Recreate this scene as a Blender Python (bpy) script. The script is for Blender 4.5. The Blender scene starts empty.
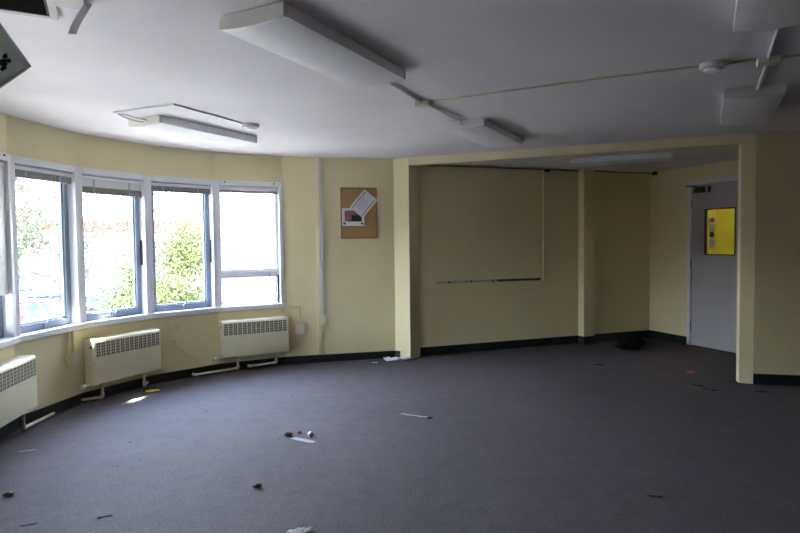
import bpy, bmesh, math, random
from math import sin, cos, pi, radians as R, atan2, hypot
from mathutils import Vector, Matrix, noise
from mathutils.geometry import tessellate_polygon

random.seed(7)
scene = bpy.context.scene
COL = scene.collection

# ------------------------------------------------------------------ camera
CAM_H = 1.375
pitch, roll = math.atan(24.5 / 600), 0.011
fw = Vector((0, cos(pitch), -sin(pitch))); up = Vector((0, sin(pitch), cos(pitch))); rt = Vector((1, 0, 0))
cr = rt * cos(roll) - up * sin(roll); cu = up * cos(roll) + rt * sin(roll)
cam_d = bpy.data.cameras.new('camera'); cam_d.sensor_width = 36; cam_d.lens = 27.0; cam_d.clip_end = 300
cam = bpy.data.objects.new('camera', cam_d); COL.objects.link(cam)
cam.matrix_world = Matrix(((cr.x, cu.x, -fw.x, 0), (cr.y, cu.y, -fw.y, 0), (cr.z, cu.z, -fw.z, CAM_H), (0, 0, 0, 1)))
scene.camera = cam

# ------------------------------------------------------------------ world, sun, exposure
SKY = 4.2
SUN = 16.0
world = bpy.data.worlds.new('sky'); scene.world = world; world.use_nodes = True
wn = world.node_tree; wn.nodes.clear()
wo = wn.nodes.new('ShaderNodeOutputWorld'); wb = wn.nodes.new('ShaderNodeBackground')
wt = wn.nodes.new('ShaderNodeTexCoord'); ws = wn.nodes.new('ShaderNodeSeparateXYZ'); wr = wn.nodes.new('ShaderNodeValToRGB')
wr.color_ramp.elements[0].position = 0.0; wr.color_ramp.elements[0].color = (0.84, 0.90, 1.0, 1)
wr.color_ramp.elements[1].position = 0.9; wr.color_ramp.elements[1].color = (0.42, 0.58, 1.0, 1)
wn.links.new(wt.outputs['Generated'], ws.inputs[0]); wn.links.new(ws.outputs['Z'], wr.inputs[0])
wn.links.new(wr.outputs[0], wb.inputs[0]); wb.inputs[1].default_value = SKY
wn.links.new(wb.outputs[0], wo.inputs[0])
sun_d = bpy.data.lights.new('sun', 'SUN'); sun_d.energy = SUN; sun_d.angle = R(0.6); sun_d.color = (1.0, 0.94, 0.84)
sun = bpy.data.objects.new('sun', sun_d); COL.objects.link(sun)
el = R(58.0); SUNDIR = Vector((0.857 * cos(el), 0.515 * cos(el), -sin(el)))
sun.rotation_euler = SUNDIR.to_track_quat('-Z', 'Y').to_euler(); sun.location = (-20, -12, 30)
vs = scene.view_settings
vs.view_transform = 'Standard'; vs.look = 'None'; vs.gamma = 1; vs.use_curve_mapping = False
vs.exposure = 3.3
scene.cycles.max_bounces = 10; scene.cycles.diffuse_bounces = 7; scene.cycles.transparent_max_bounces = 12
scene.cycles.sample_clamp_indirect = 6.0; scene.cycles.caustics_refractive = False; scene.cycles.caustics_reflective = False

# ------------------------------------------------------------------ materials
def lin(c):
    return tuple((v / 12.92 if v <= 0.04045 else ((v + 0.055) / 1.055) ** 2.4) for v in c)

def mat(name, col, rough=0.6, metal=0.0, vary=0.06, scale=6.0, bump=0.0, bscale=60.0, spec=0.5, sheen=0.0):
    m = bpy.data.materials.new(name); m.use_nodes = True
    nt = m.node_tree; b = nt.nodes['Principled BSDF']
    b.inputs['Roughness'].default_value = rough; b.inputs['Metallic'].default_value = metal
    b.inputs['Specular IOR Level'].default_value = spec
    if sheen:
        b.inputs['Sheen Weight'].default_value = sheen
    tc = nt.nodes.new('ShaderNodeTexCoord'); n = nt.nodes.new('ShaderNodeTexNoise')
    n.inputs['Scale'].default_value = scale; n.inputs['Detail'].default_value = 5
    nt.links.new(tc.outputs['Object'], n.inputs['Vector'])
    r = nt.nodes.new('ShaderNodeValToRGB')
    lo = [max(0, v * (1 - vary)) for v in col]; hi = [min(1, v * (1 + vary)) for v in col]
    r.color_ramp.elements[0].position = 0.3; r.color_ramp.elements[1].position = 0.7
    r.color_ramp.elements[0].color = (*lo, 1); r.color_ramp.elements[1].color = (*hi, 1)
    nt.links.new(n.outputs['Fac'], r.inputs[0]); nt.links.new(r.outputs[0], b.inputs['Base Color'])
    if bump:
        n2 = nt.nodes.new('ShaderNodeTexNoise'); n2.inputs['Scale'].default_value = bscale; n2.inputs['Detail'].default_value = 4
        nt.links.new(tc.outputs['Object'], n2.inputs['Vector'])
        bp = nt.nodes.new('ShaderNodeBump'); bp.inputs['Strength'].default_value = bump; bp.inputs['Distance'].default_value = 0.01
        nt.links.new(n2.outputs['Fac'], bp.inputs['Height']); nt.links.new(bp.outputs[0], b.inputs['Normal'])
    return m

def carpet_mat():
    m = bpy.data.materials.new('carpet'); m.use_nodes = True
    nt = m.node_tree; b = nt.nodes['Principled BSDF']; L = nt.links.new
    tc = nt.nodes.new('ShaderNodeTexCoord')
    def nz(scale, detail=4, rough=0.6):
        n = nt.nodes.new('ShaderNodeTexNoise'); n.inputs['Scale'].default_value = scale
        n.inputs['Detail'].default_value = detail; n.inputs['Roughness'].default_value = rough
        L(tc.outputs['Object'], n.inputs['Vector']); return n
    fine, mid, big = nz(75, 4, 0.85), nz(9, 5), nz(0.9, 4)
    r1 = nt.nodes.new('ShaderNodeValToRGB')
    r1.color_ramp.elements[0].position = 0.3; r1.color_ramp.elements[0].color = (0.045, 0.038, 0.041, 1)
    r1.color_ramp.elements[1].position = 0.7; r1.color_ramp.elements[1].color = (0.155, 0.129, 0.137, 1)
    L(fine.outputs['Fac'], r1.inputs[0])
    r2 = nt.nodes.new('ShaderNodeValToRGB')
    r2.color_ramp.elements[0].position = 0.25; r2.color_ramp.elements[0].color = (0.80, 0.79, 0.79, 1)
    r2.color_ramp.elements[1].position = 0.6; r2.color_ramp.elements[1].color = (1, 1, 1, 1)
    L(mid.outputs['Fac'], r2.inputs[0])
    r3 = nt.nodes.new('ShaderNodeValToRGB')
    r3.color_ramp.elements[0].position = 0.3; r3.color_ramp.elements[0].color = (0.88, 0.86, 0.84, 1)
    r3.color_ramp.elements[1].position = 0.65; r3.color_ramp.elements[1].color = (1, 1, 1, 1)
    L(big.outputs['Fac'], r3.inputs[0])
    m1 = nt.nodes.new('ShaderNodeMix'); m1.data_type = 'RGBA'; m1.blend_type = 'MULTIPLY'; m1.inputs[0].default_value = 1
    L(r1.outputs[0], m1.inputs[6]); L(r2.outputs[0], m1.inputs[7])
    m2 = nt.nodes.new('ShaderNodeMix'); m2.data_type = 'RGBA'; m2.blend_type = 'MULTIPLY'; m2.inputs[0].default_value = 1
    L(m1.outputs[2], m2.inputs[6]); L(r3.outputs[0], m2.inputs[7])
    L(m2.outputs[2], b.inputs['Base Color'])
    b.inputs['Roughness'].default_value = 0.85; b.inputs['Specular IOR Level'].default_value = 0.35
    bp = nt.nodes.new('ShaderNodeBump'); bp.inputs['Strength'].default_value = 0.35; bp.inputs['Distance'].default_value = 0.004
    L(fine.outputs['Fac'], bp.inputs['Height']); L(bp.outputs[0], b.inputs['Normal'])
    return m

def glass_mat():
    m = bpy.data.materials.new('glass'); m.use_nodes = True
    nt = m.node_tree; nt.nodes.clear()
    o = nt.nodes.new('ShaderNodeOutputMaterial'); mx = nt.nodes.new('ShaderNodeMixShader')
    t = nt.nodes.new('ShaderNodeBsdfTransparent'); g = nt.nodes.new('ShaderNodeBsdfGlossy'); f = nt.nodes.new('ShaderNodeMath')
    lw = nt.nodes.new('ShaderNodeLayerWeight'); lw.inputs[0].default_value = 0.5; pw = nt.nodes.new('ShaderNodeMath'); pw.operation = 'POWER'; pw.inputs[1].default_value = 5.0
    nt.links.new(lw.outputs['Facing'], pw.inputs[0]); f.operation = 'MULTIPLY_ADD'; f.inputs[1].default_value = 0.9; f.inputs[2].default_value = 0.03
    nt.links.new(pw.outputs[0], f.inputs[0])
    t.inputs[0].default_value = (0.95, 0.97, 0.96, 1); g.inputs['Roughness'].default_value = 0.02
    nt.links.new(f.outputs[0], mx.inputs[0]); nt.links.new(t.outputs[0], mx.inputs[1]); nt.links.new(g.outputs[0], mx.inputs[2])
    nt.links.new(mx.outputs[0], o.inputs[0]); return m

def emit_mat(name, col, s):
    m = bpy.data.materials.new(name); m.use_nodes = True
    b = m.node_tree.nodes['Principled BSDF']
    b.inputs['Emission Color'].default_value = (*col, 1); b.inputs['Emission Strength'].default_value = s
    b.inputs['Base Color'].default_value = (*col, 1); return m

def leaf_mat(name, a, bcol):
    m = bpy.data.materials.new(name); m.use_nodes = True
    nt = m.node_tree; b = nt.nodes['Principled BSDF']; b.inputs['Roughness'].default_value = 0.7; b.inputs['Specular IOR Level'].default_value = 0.15
    g = nt.nodes.new('ShaderNodeNewGeometry'); r = nt.nodes.new('ShaderNodeValToRGB')
    r.color_ramp.elements[0].color = (*a, 1); r.color_ramp.elements[1].color = (*bcol, 1)
    nt.links.new(g.outputs['Random Per Island'], r.inputs[0]); nt.links.new(r.outputs[0], b.inputs['Base Color'])
    return m

M = {}
M['wall'] = mat('cream_paint', (0.80, 0.71, 0.43), 0.55, vary=0.03, scale=1.6, bump=0.05, bscale=90)
M['ceiling'] = mat('ceiling_paint', (0.78, 0.755, 0.755), 0.8, vary=0.05, scale=1.3, bump=0.06, bscale=30)
M['white'] = mat('white_gloss_paint', (0.80, 0.80, 0.82), 0.4, vary=0.03)
M['plastic'] = mat('off_white_plastic', (0.72, 0.72, 0.68), 0.4, vary=0.04)
M['cap'] = mat('fixture_end_cap', (0.74, 0.74, 0.68), 0.5, vary=0.04)
M['hatch'] = mat('hatch_frame_paint', (0.58, 0.56, 0.50), 0.6, vary=0.08)
M['opal'] = mat('opal_diffuser', (0.93, 0.93, 0.92), 0.6, vary=0.04)
M['rad'] = mat('radiator_enamel', (0.76, 0.70, 0.50), 0.35, vary=0.03)
M['pipe'] = mat('painted_pipe', (0.62, 0.56, 0.42), 0.45, vary=0.18, scale=20)
M['wallplastic'] = mat('cream_plastic', (0.78, 0.73, 0.56), 0.4, vary=0.03)
M['trunk'] = mat('painted_trunking', (0.66, 0.60, 0.38), 0.45, vary=0.05)
M['skirt'] = mat('black_skirting', (0.012, 0.016, 0.015), 0.4, vary=0.2)
M['alu'] = mat('blue_grey_aluminium', (0.26, 0.32, 0.39), 0.45, vary=0.08)
M['dark'] = mat('recess_shade', (0.05, 0.05, 0.04), 0.8)
M['grey'] = mat('mid_grey_slot', (0.10, 0.10, 0.095), 0.6)
M['slat'] = mat('grey_slat', (0.27, 0.26, 0.245), 0.5, vary=0.1)
M['rail'] = mat('dull_rail_metal', (0.50, 0.51, 0.53), 0.5, 0.2)
M['steel'] = mat('grey_steel', (0.35, 0.36, 0.37), 0.35, 0.8)
M['black'] = mat('black_plastic', (0.01, 0.01, 0.012), 0.55)
M['door'] = mat('grey_white_door', (0.45, 0.44, 0.45), 0.4, vary=0.02)
M['closer'] = mat('dark_closer', (0.06, 0.065, 0.065), 0.4, 0.5)
M['cork'] = mat('cork', (0.46, 0.28, 0.11), 0.85, vary=0.25, scale=90, bump=0.3, bscale=120)
M['wood'] = mat('pine_frame', (0.38, 0.19, 0.06), 0.5, vary=0.15, scale=30)
M['paper'] = mat('white_paper', (0.78, 0.78, 0.80), 0.7, vary=0.02)
M['ink_navy'] = mat('navy_print', (0.03, 0.06, 0.13), 0.6)
M['ink_grey'] = mat('grey_print', (0.45, 0.46, 0.48), 0.6)
M['ink_pink'] = mat('dusky_pink_print', (0.32, 0.14, 0.15), 0.6, vary=0.5, scale=60)
M['ink_dark'] = mat('dark_photo_print', (0.03, 0.03, 0.05), 0.5, vary=0.6, scale=70)
M['scrap'] = mat('grubby_paper', (0.33, 0.34, 0.37), 0.8, vary=0.1, scale=30)
M['red'] = mat('red_plastic', (0.80, 0.10, 0.09), 0.5)
M['orange'] = mat('orange_scrap', (0.40, 0.13, 0.02), 0.7)
M['yellow'] = mat('yellow_scrap', (0.75, 0.60, 0.03), 0.6)
M['brown'] = mat('brown_debris', (0.12, 0.085, 0.05), 0.8, vary=0.4, scale=40)
M['stick'] = mat('dark_twig', (0.025, 0.016, 0.011), 0.9, vary=0.3, spec=0.1)
M['bag'] = mat('black_fabric', (0.006, 0.007, 0.009), 0.8, vary=0.3, spec=0.15)
M['board'] = mat('grey_board', (0.60, 0.65, 0.62), 0.7, vary=0.15, scale=14, bump=0.1)
M['mould'] = mat('black_mould', (0.012, 0.014, 0.012), 0.9, vary=0.4, scale=40)
M['tape'] = mat('lilac_grey_tape', (0.88, 0.86, 0.92), 0.6)
M['yellow_wall'] = mat('yellow_corridor_paint', (0.62, 0.57, 0.08), 0.6, vary=0.03)
M['green'] = mat('green_print', (0.03, 0.20, 0.06), 0.6)
M['pink'] = mat('pink_print', (0.75, 0.18, 0.25), 0.6)
def translucent(m, col, f):
    nt = m.node_tree; o = nt.nodes['Material Output']; b = nt.nodes['Principled BSDF']
    t = nt.nodes.new('ShaderNodeBsdfTranslucent'); t.inputs[0].default_value = (*col, 1); mx = nt.nodes.new('ShaderNodeMixShader'); mx.inputs[0].default_value = f
    nt.links.new(b.outputs[0], mx.inputs[1]); nt.links.new(t.outputs[0], mx.inputs[2]); nt.links.new(mx.outputs[0], o.inputs[0])
translucent(M['opal'], (0.95, 0.95, 0.95), 0.25)
M['carpet'] = carpet_mat()
M['glass'] = glass_mat()
M['ground'] = mat('tarmac', (0.19, 0.18, 0.18), 0.9, vary=0.15, scale=0.4)
M['bounce_paving'] = mat('bounce_concrete', (0.09, 0.087, 0.087), 0.9, vary=0.1, scale=2)
M['render'] = mat('white_render', (0.80, 0.79, 0.77), 0.8, vary=0.02)
M['brickpink'] = mat('red_roof_tiles', (0.12, 0.0150, 0.0135), 0.9, vary=0.0, scale=5, spec=0.0)
M['outwall'] = mat('outer_wall', (0.45, 0.42, 0.38), 0.9)
M['brick'] = mat('brown_brick', (0.22, 0.16, 0.13), 0.85, vary=0.2, scale=3)
M['roof'] = mat('roof_felt', (0.2, 0.2, 0.2), 0.9)
M['bark'] = mat('bark', (0.035, 0.03, 0.03), 0.9, vary=0.25, scale=8)
M['leaf_pale'] = leaf_mat('leaf_pale', (0.032, 0.038, 0.018), (0.062, 0.072, 0.040))
M['leaf_lime'] = leaf_mat('leaf_lime', (0.040, 0.052, 0.012), (0.062, 0.075, 0.022))
M['leaf_dark'] = leaf_mat('leaf_dark', (0.03, 0.06, 0.02), (0.08, 0.13, 0.04))
M['car_red'] = mat('red_car_paint', (0.26, 0.05, 0.075), 0.6, spec=0.08)
M['car_blue'] = mat('blue_car_paint', (0.012, 0.04, 0.14), 0.6, spec=0.08)
M['car_sky'] = mat('pale_blue_car_paint', (0.05, 0.09, 0.14), 0.6, spec=0.08)
M['car_navy'] = mat('navy_car_paint', (0.008, 0.016, 0.06), 0.6, spec=0.08)
M['car_glass'] = mat('car_glass', (0.05, 0.08, 0.14), 0.6, spec=0.08)
M['tyre'] = mat('tyre', (0.015, 0.015, 0.015), 0.8)

# ------------------------------------------------------------------ mesh helpers
class MB:
    def __init__(s):
        s.v = []; s.f = []
    def add(s, vs_, fs):
        k = len(s.v); s.v += [Vector(p) for p in vs_]; s.f += [tuple(i + k for i in f) for f in fs]; return s
    def box(s, x0, x1, y0, y1, z0, z1):
        return s.add([(x0, y0, z0), (x1, y0, z0), (x1, y1, z0), (x0, y1, z0), (x0, y0, z1), (x1, y0, z1), (x1, y1, z1), (x0, y1, z1)],
                     [(3, 2, 1, 0), (4, 5, 6, 7), (0, 1, 5, 4), (1, 2, 6, 5), (2, 3, 7, 6), (3, 0, 4, 7)])
    def prism(s, poly, z0, z1, holes=()):
        """vertical prism over a plan polygon (counter-clockwise), with optional holes"""
        loops = [list(poly)] + [list(h) for h in holes]
        flat = [p for l in loops for p in l]; n = len(flat)
        tris = tessellate_polygon([[Vector((p[0], p[1], 0)) for p in l] for l in loops])
        fs = []
        for t in tris:
            a, b, c = [Vector((flat[i][0], flat[i][1])) for i in t]
            if (b - a).cross(c - a) < 0: t = (t[0], t[2], t[1])
            fs.append(tuple(i + n for i in t)); fs.append((t[2], t[1], t[0]))
        k = 0
        for li, l in enumerate(loops):
            m = len(l)
            for i in range(m):
                a, b = k + i, k + (i + 1) % m
                fs.append((a, b, b + n, a + n) if li == 0 else (a, b, b + n, a + n))
            k += m
        return s.add([(p[0], p[1], z0) for p in flat] + [(p[0], p[1], z1) for p in flat], fs)
    def extrude_x(s, prof, x0, x1):
        """profile in (y, z), extruded along x"""
        n = len(prof)
        v = [(x0, p[0], p[1]) for p in prof] + [(x1, p[0], p[1]) for p in prof]
        f = [(i, (i + 1) % n, n + (i + 1) % n, n + i) for i in range(n)]
        f += [tuple(range(n - 1, -1, -1)), tuple(range(n, 2 * n))]
        return s.add(v, f)
    def tube(s, pts, r, n=10, fillet=0.0, cap=True, rfun=None):
        pts = [Vector(p) for p in pts]
        if fillet:
            q = [pts[0]]
            for i in range(1, len(pts) - 1):
                a, b, c = pts[i - 1], pts[i], pts[i + 1]
                d0 = min(fillet, (a - b).length * 0.45, (c - b).length * 0.45)
                p0 = b + (a - b).normalized() * d0; p1 = b + (c - b).normalized() * d0
                for t in range(6):
                    t /= 5.0; q.append(p0 * (1 - t) ** 2 + b * 2 * t * (1 - t) + p1 * t * t)
            pts = q + [pts[-1]]
        rings = []; ref = None
        for i, p in enumerate(pts):
            d = (pts[min(i + 1, len(pts) - 1)] - pts[max(i - 1, 0)]).normalized()
            if ref is None:
                ref = d.orthogonal().normalized()
            ref = (ref - d * ref.dot(d)).normalized(); bi = d.cross(ref)
            rr = rfun(i / max(1, len(pts) - 1)) if rfun else r
            rings.append([p + (ref * cos(2 * pi * k / n) + bi * sin(2 * pi * k / n)) * rr for k in range(n)])
        v = [x for ring in rings for x in ring]; f = []
        for i in range(len(rings) - 1):
            for k in range(n):
                f.append((i * n + k, i * n + (k + 1) % n, (i + 1) * n + (k + 1) % n, (i + 1) * n + k))
        if cap:
            f.append(tuple(range(n - 1, -1, -1))); f.append(tuple((len(rings) - 1) * n + k for k in range(n)))
        return s.add(v, f)
    def lathe(s, prof, n=32):
        """profile (r, z) bottom to top"""
        v = []; f = []
        for r, z in prof:
            v += [(r * cos(2 * pi * k / n), r * sin(2 * pi * k / n), z) for k in range(n)]
        for i in range(len(prof) - 1):
            for k in range(n):
                f.append((i * n + k, i * n + (k + 1) % n, (i + 1) * n + (k + 1) % n, (i + 1) * n + k))
        f.append(tuple(range(n - 1, -1, -1))); f.append(tuple((len(prof) - 1) * n + k for k in range(n)))
        return s.add(v, f)
    def xf(s, mtx):
        s.v = [mtx @ p for p in s.v]; return s
    def build(s, name, m, parent=None, bevel=0.0, smooth=False, seg=2):
        me = bpy.data.meshes.new(name); me.from_pydata(s.v, [], s.f)
        bm = bmesh.new(); bm.from_mesh(me); bmesh.ops.recalc_face_normals(bm, faces=bm.faces[:])
        if bevel:
            es = [e for e in bm.edges if len(e.link_faces) == 2 and e.calc_face_angle(0) > 0.5]
            bmesh.ops.bevel(bm, geom=es, offset=bevel, segments=seg, affect='EDGES', clamp_overlap=True, profile=0.6)
        bm.to_mesh(me); bm.free()
        if smooth:
            for p in me.polygons: p.use_smooth = True
            me.set_sharp_from_angle(angle=R(40))
        me.materials.append(m if not isinstance(m, str) else M[m])
        o = bpy.data.objects.new(name, me); COL.objects.link(o)
        if parent: o.parent = parent
        return o

def tag(o, label, cat, group=None, kind=None):
    o['label'] = label; o['category'] = cat
    if group: o['group'] = group
    if kind: o['kind'] = kind
    return o

def thing(name, label, cat, loc=(0, 0, 0), rz=0.0, group=None, kind=None):
    o = bpy.data.objects.new(name, None); COL.objects.link(o); o.empty_display_size = 0.05
    o.location = loc; o.rotation_euler = (0, 0, rz)
    return tag(o, label, cat, group, kind)

def at(o, loc, rz=0.0):
    o.location = loc; o.rotation_euler = (0, 0, rz); return o

def dup(root, loc, rz, label, group=None):
    r = root.copy(); COL.objects.link(r); r.location = loc; r.rotation_euler = (0, 0, rz); r['label'] = label
    if group: r['group'] = group
    for ch in list(root.children):
        c = ch.copy(); COL.objects.link(c); c.parent = r
        for g in list(ch.children):
            d = g.copy(); COL.objects.link(d); d.parent = c
    return r

# ------------------------------------------------------------------ plan of the room (metres, camera above the origin)
CEN = Vector((-0.43, 4.48)); RAD = 2.475; STEP = 17.2
CH, ACH = 2.35, 2.305
def bay(a, r=RAD): return (CEN.x + r * cos(R(a)), CEN.y + r * sin(R(a)))
ANG = [111.1 + STEP * k for k in range(7)]            # mullion angles, right to left (last at 214.3)
PB, PL = (-0.94, 6.885), (-0.065, 7.10)
OL, OR_ = (0.112, 6.976), (3.213, 5.662)
AL, AR = (0.235, 7.20), (3.50, 8.40)
ADIR = Vector((0.36, -0.933)).normalized(); AOUT = Vector((-ADIR.y, ADIR.x))
def alc(s_, y=0.0): p = Vector(AR) + ADIR * s_ + AOUT * y; return (p.x, p.y)
BACKP = (-2.9, -7.0)

def strip_wall(mb, pts, t, z0, z1):
    """wall with inner line pts (room on the right-hand side when walking), mitred, thickness t to the left"""
    P = [Vector(p) for p in pts]; out = []
    for i, p in enumerate(P):
        ns = []
        if i > 0: d = (P[i] - P[i - 1]).normalized(); ns.append(Vector((-d.y, d.x)))
        if i < len(P) - 1: d = (P[i + 1] - P[i]).normalized(); ns.append(Vector((-d.y, d.x)))
        n = sum(ns, Vector((0, 0))) / len(ns); n = n / n.length_squared if len(ns) == 2 else n
        out.append(p + n * t)
    for i in range(len(P) - 1):
        a, b, c, d = P[i], P[i + 1], out[i + 1], out[i]
        mb.add([(a.x, a.y, z0), (b.x, b.y, z0), (c.x, c.y, z0), (d.x, d.y, z0), (a.x, a.y, z1), (b.x, b.y, z1), (c.x, c.y, z1), (d.x, d.y, z1)],
               [(0, 1, 2, 3), (7, 6, 5, 4), (0, 4, 5, 1), (1, 5, 6, 2), (2, 6, 7, 3), (3, 7, 4, 0)])
    return mb

def struct(o, label, cat): return tag(o, label, cat, kind='structure')

bay_pts = [bay(a) for a in reversed(ANG)]             # left (214) to right (111)
WTOP = 2.55
# floor
fl = [bay(a, RAD + 0.12) for a in ANG] + [(-3.05, -7.15), (9.15, -7.15), (9.15, 4.1), alc(3.2, 0.1), alc(-0.1, 0.1), (AL[0] - 0.1, AL[1] + 0.1), (-0.1, 7.25), (-0.98, 7.03)]
if True:
    fl_ccw = fl if sum((fl[i][0] * fl[(i + 1) % len(fl)][1] - fl[(i + 1) % len(fl)][0] * fl[i][1]) for i in range(len(fl))) > 0 else fl[::-1]
    struct(MB().prism(fl_ccw, -0.2, 0.0).build('floor', 'carpet'), 'worn grey mauve carpet floor of the empty room', 'floor')
# ceiling with the hatch hole
E1 = Vector((-0.882, -0.471)); E2 = Vector((0.44, -0.898))
HP = Vector((-1.458, 2.562))
def hat(a, b): p = HP + E1 * a + E2 * b; return (p.x, p.y)
hole = [hat(0, 0), hat(0.5, 0), hat(0.5, 0.45), hat(0, 0.45)]
ce = [bay(a, RAD + 0.02) for a in ANG] + [(-2.95, -7.05), (9.05, -7.05), (9.05, 4.05), (3.33, 5.66), (0.15, 7.02), (-0.05, 7.12), (-0.95, 6.91)]
def ccw(l):
    return l if sum((l[i][0] * l[(i + 1) % len(l)][1] - l[(i + 1) % len(l)][0] * l[i][1]) for i in range(len(l))) > 0 else l[::-1]
struct(MB().prism(ccw(ce), CH, CH + 0.03, [hole]).build('ceiling', 'ceiling'), 'white plaster ceiling with an open hatch at its near left', 'ceiling')
hv = MB(); strip_wall(hv, [hole[0], hole[1], hole[2], hole[3], hole[0]], 0.01, CH, CH + 0.17)
ac = [(0.14, 6.99), (3.30, 5.66), alc(3.1, 0.02), alc(0, 0.02), (AL[0] - 0.03, AL[1] + 0.02)]
struct(MB().prism(ccw(ac), ACH, ACH + 0.03).build('ceiling_alcove', 'ceiling'), 'slightly lower white ceiling inside the alcove', 'ceiling')
# bay wall under and over the windows
wl = MB(); strip_wall(wl, bay_pts, 0.22, -2.6, 0.65); strip_wall(wl, bay_pts, 0.22, 2.055, WTOP)
struct(wl.build('wall_left', 'wall'), 'curved cream wall under and over the row of windows', 'wall')
wb_ = MB(); strip_wall(wb_, [bay(ANG[0]), PB, PL, (0.0, 7.16)], 0.2, -0.2, WTOP)
struct(wb_.build('wall_back', 'wall'), 'cream wall with the pinboard between windows and alcove', 'wall')
wa = MB(); strip_wall(wa, [(0.10, 7.15), AL, AR], 0.15, -0.2, WTOP)
struct(wa.build('wall_alcove_back', 'wall'), 'shaded cream wall at the back of the alcove', 'wall')
# alcove right wall with the doorway
ra = MB()
S0, S1, ZD = 0.665, 1.615, 2.114
def lbox(mb, s0, s1, y0, y1, z0, z1):
    p = [alc(s0, y0), alc(s1, y0), alc(s1, y1), alc(s0, y1)]
    return mb.add([(q[0], q[1], z0) for q in p] + [(q[0], q[1], z1) for q in p], [(3, 2, 1, 0), (4, 5, 6, 7), (0, 1, 5, 4), (1, 2, 6, 5), (2, 3, 7, 6), (3, 0, 4, 7)])
lbox(ra, -0.02, S0, 0, 0.12, -0.2, WTOP); lbox(ra, S1, 3.25, 0, 0.12, -0.2, WTOP); lbox(ra, S0, S1, 0, 0.12, ZD, WTOP)
struct(ra.build('wall_alcove_right', 'wall'), 'cream alcove wall holding the door', 'wall')
wr_ = MB(); strip_wall(wr_, [(3.318, 5.609), (3.72, 5.505), (9.0, 4.0)], 0.14, -0.2, WTOP)
struct(wr_.build('wall_right', 'wall'), 'cream wall right of the alcove opening', 'wall')
ws_ = MB(); strip_wall(ws_, [(9.0, 4.0), (9.0, -7.0), BACKP], 0.2, -0.2, WTOP)
struct(ws_.build('wall_front', 'wall'), 'cream walls behind and beside the camera', 'wall')
wf = MB(); SW0 = Vector(bay(ANG[-1])); SWD = (SW0 - Vector(BACKP)).normalized(); SWN = 2
sq = SW0 - SWD * (0.10 + SWN * 0.74); sq2 = SW0 - SWD * 0.10
strip_wall(wf, [BACKP, tuple(sq)], 0.2, -2.6, WTOP); strip_wall(wf, [tuple(sq2), tuple(SW0)], 0.2, -2.6, WTOP)
strip_wall(wf, [tuple(sq), tuple(sq2)], 0.2, -2.6, 0.65); strip_wall(wf, [tuple(sq), tuple(sq2)], 0.2, 2.055, WTOP)
struct(wf.build('wall_side', 'wall'), 'cream wall left of the camera before the windows', 'wall')
# opening trims
struct(MB().prism(ccw([PL, OL, (0.231, 7.141), (0.20, 7.33), (-0.03, 7.3)]), -0.05, WTOP).build('trim_1', 'wall', bevel=0.004), 'cream pillar left of the alcove opening', 'pillar')
struct(MB().prism(ccw([(3.213, 5.662), (3.318, 5.609), (3.36, 5.73), (3.243, 5.765)]), -0.05, WTOP).build('trim_2', 'wall', bevel=0.004), 'slim cream post right of the alcove opening', 'pillar')
od = (Vector(OR_) - Vector(OL)).normalized(); on = Vector((-od.y, od.x)); o0 = Vector(OL) - od * 0.08; o1 = Vector(OR_) + od * 0.08
struct(MB().prism(ccw([tuple(Vector(OL)), tuple(Vector(OR_)), tuple(Vector(OR_) + on * 0.12 + od * .02), tuple(Vector(OL) + on * 0.12 + od * 0.02)]), 2.262, WTOP).build('trim_3', 'wall', bevel=0.003), 'shallow cream beam over the alcove opening', 'beam')
# pier on the alcove back wall
wd = (Vector(AR) - Vector(AL)).normalized(); wnn = Vector((wd.y, -wd.x))
p0 = Vector((2.375, 7.988)); pier = [p0 - wnn * 0.03, p0 + wnn * 0.12, p0 + wnn * 0.12 + wd * 0.165, p0 - wnn * 0.03 + wd * 0.165]
struct(MB().prism(ccw([tuple(p) for p in pier]), -0.05, ACH + 0.02).build('trim_4', 'wall', bevel=0.004), 'narrow cream pier on the alcove back wall', 'pillar')

# baseboards
def skirting(name, pts, label, z=0.10, t=0.014):
    mb = MB(); strip_wall(mb, pts, -t, 0.0, z); return struct(mb.build(name, 'skirt'), label, 'baseboard')
skirting('baseboard_left', bay_pts, 'black baseboard along the curved window wall', 0.085)
skirting('baseboard_back', [bay(ANG[0]), PB, (PL[0] + 0.0, PL[1]), (-0.005, 7.06)], 'black baseboard under the pinboard wall', 0.085)
pq = [tuple(p) for p in (p0, pier[1], pier[2], p0 + wd * 0.165)]
skirting('baseboard_alcove', [AL, pq[0], pq[1], pq[2], pq[3], AR, alc(S0 - 0.005)], 'black baseboard around the alcove and its pier', 0.10)
skirting('baseboard_right', [(3.318, 5.609), (3.72, 5.505), (9.0, 4.0)], 'black baseboard right of the alcove post', 0.10)

# roof and eaves (deep over the bay, left edge widened out of view to block sun)
rf = [bay(a, 3.26) for a in [205.7 - k * 8.6 for k in range(12)]] + [(-1.0, 7.5), (-0.3, 7.8), (3.3, 9.1), (5.3, 9.7), (6.6, 6.6), (6.6, 5.1), (9.5, 4.3), (9.5, -7.5), (-4.1, -7.5), (-4.0, 2.9)]
struct(MB().prism(ccw(rf), WTOP, WTOP + 0.16).build('roof', 'roof'), 'flat roof with a deep eave over the windows', 'roof')

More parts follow.
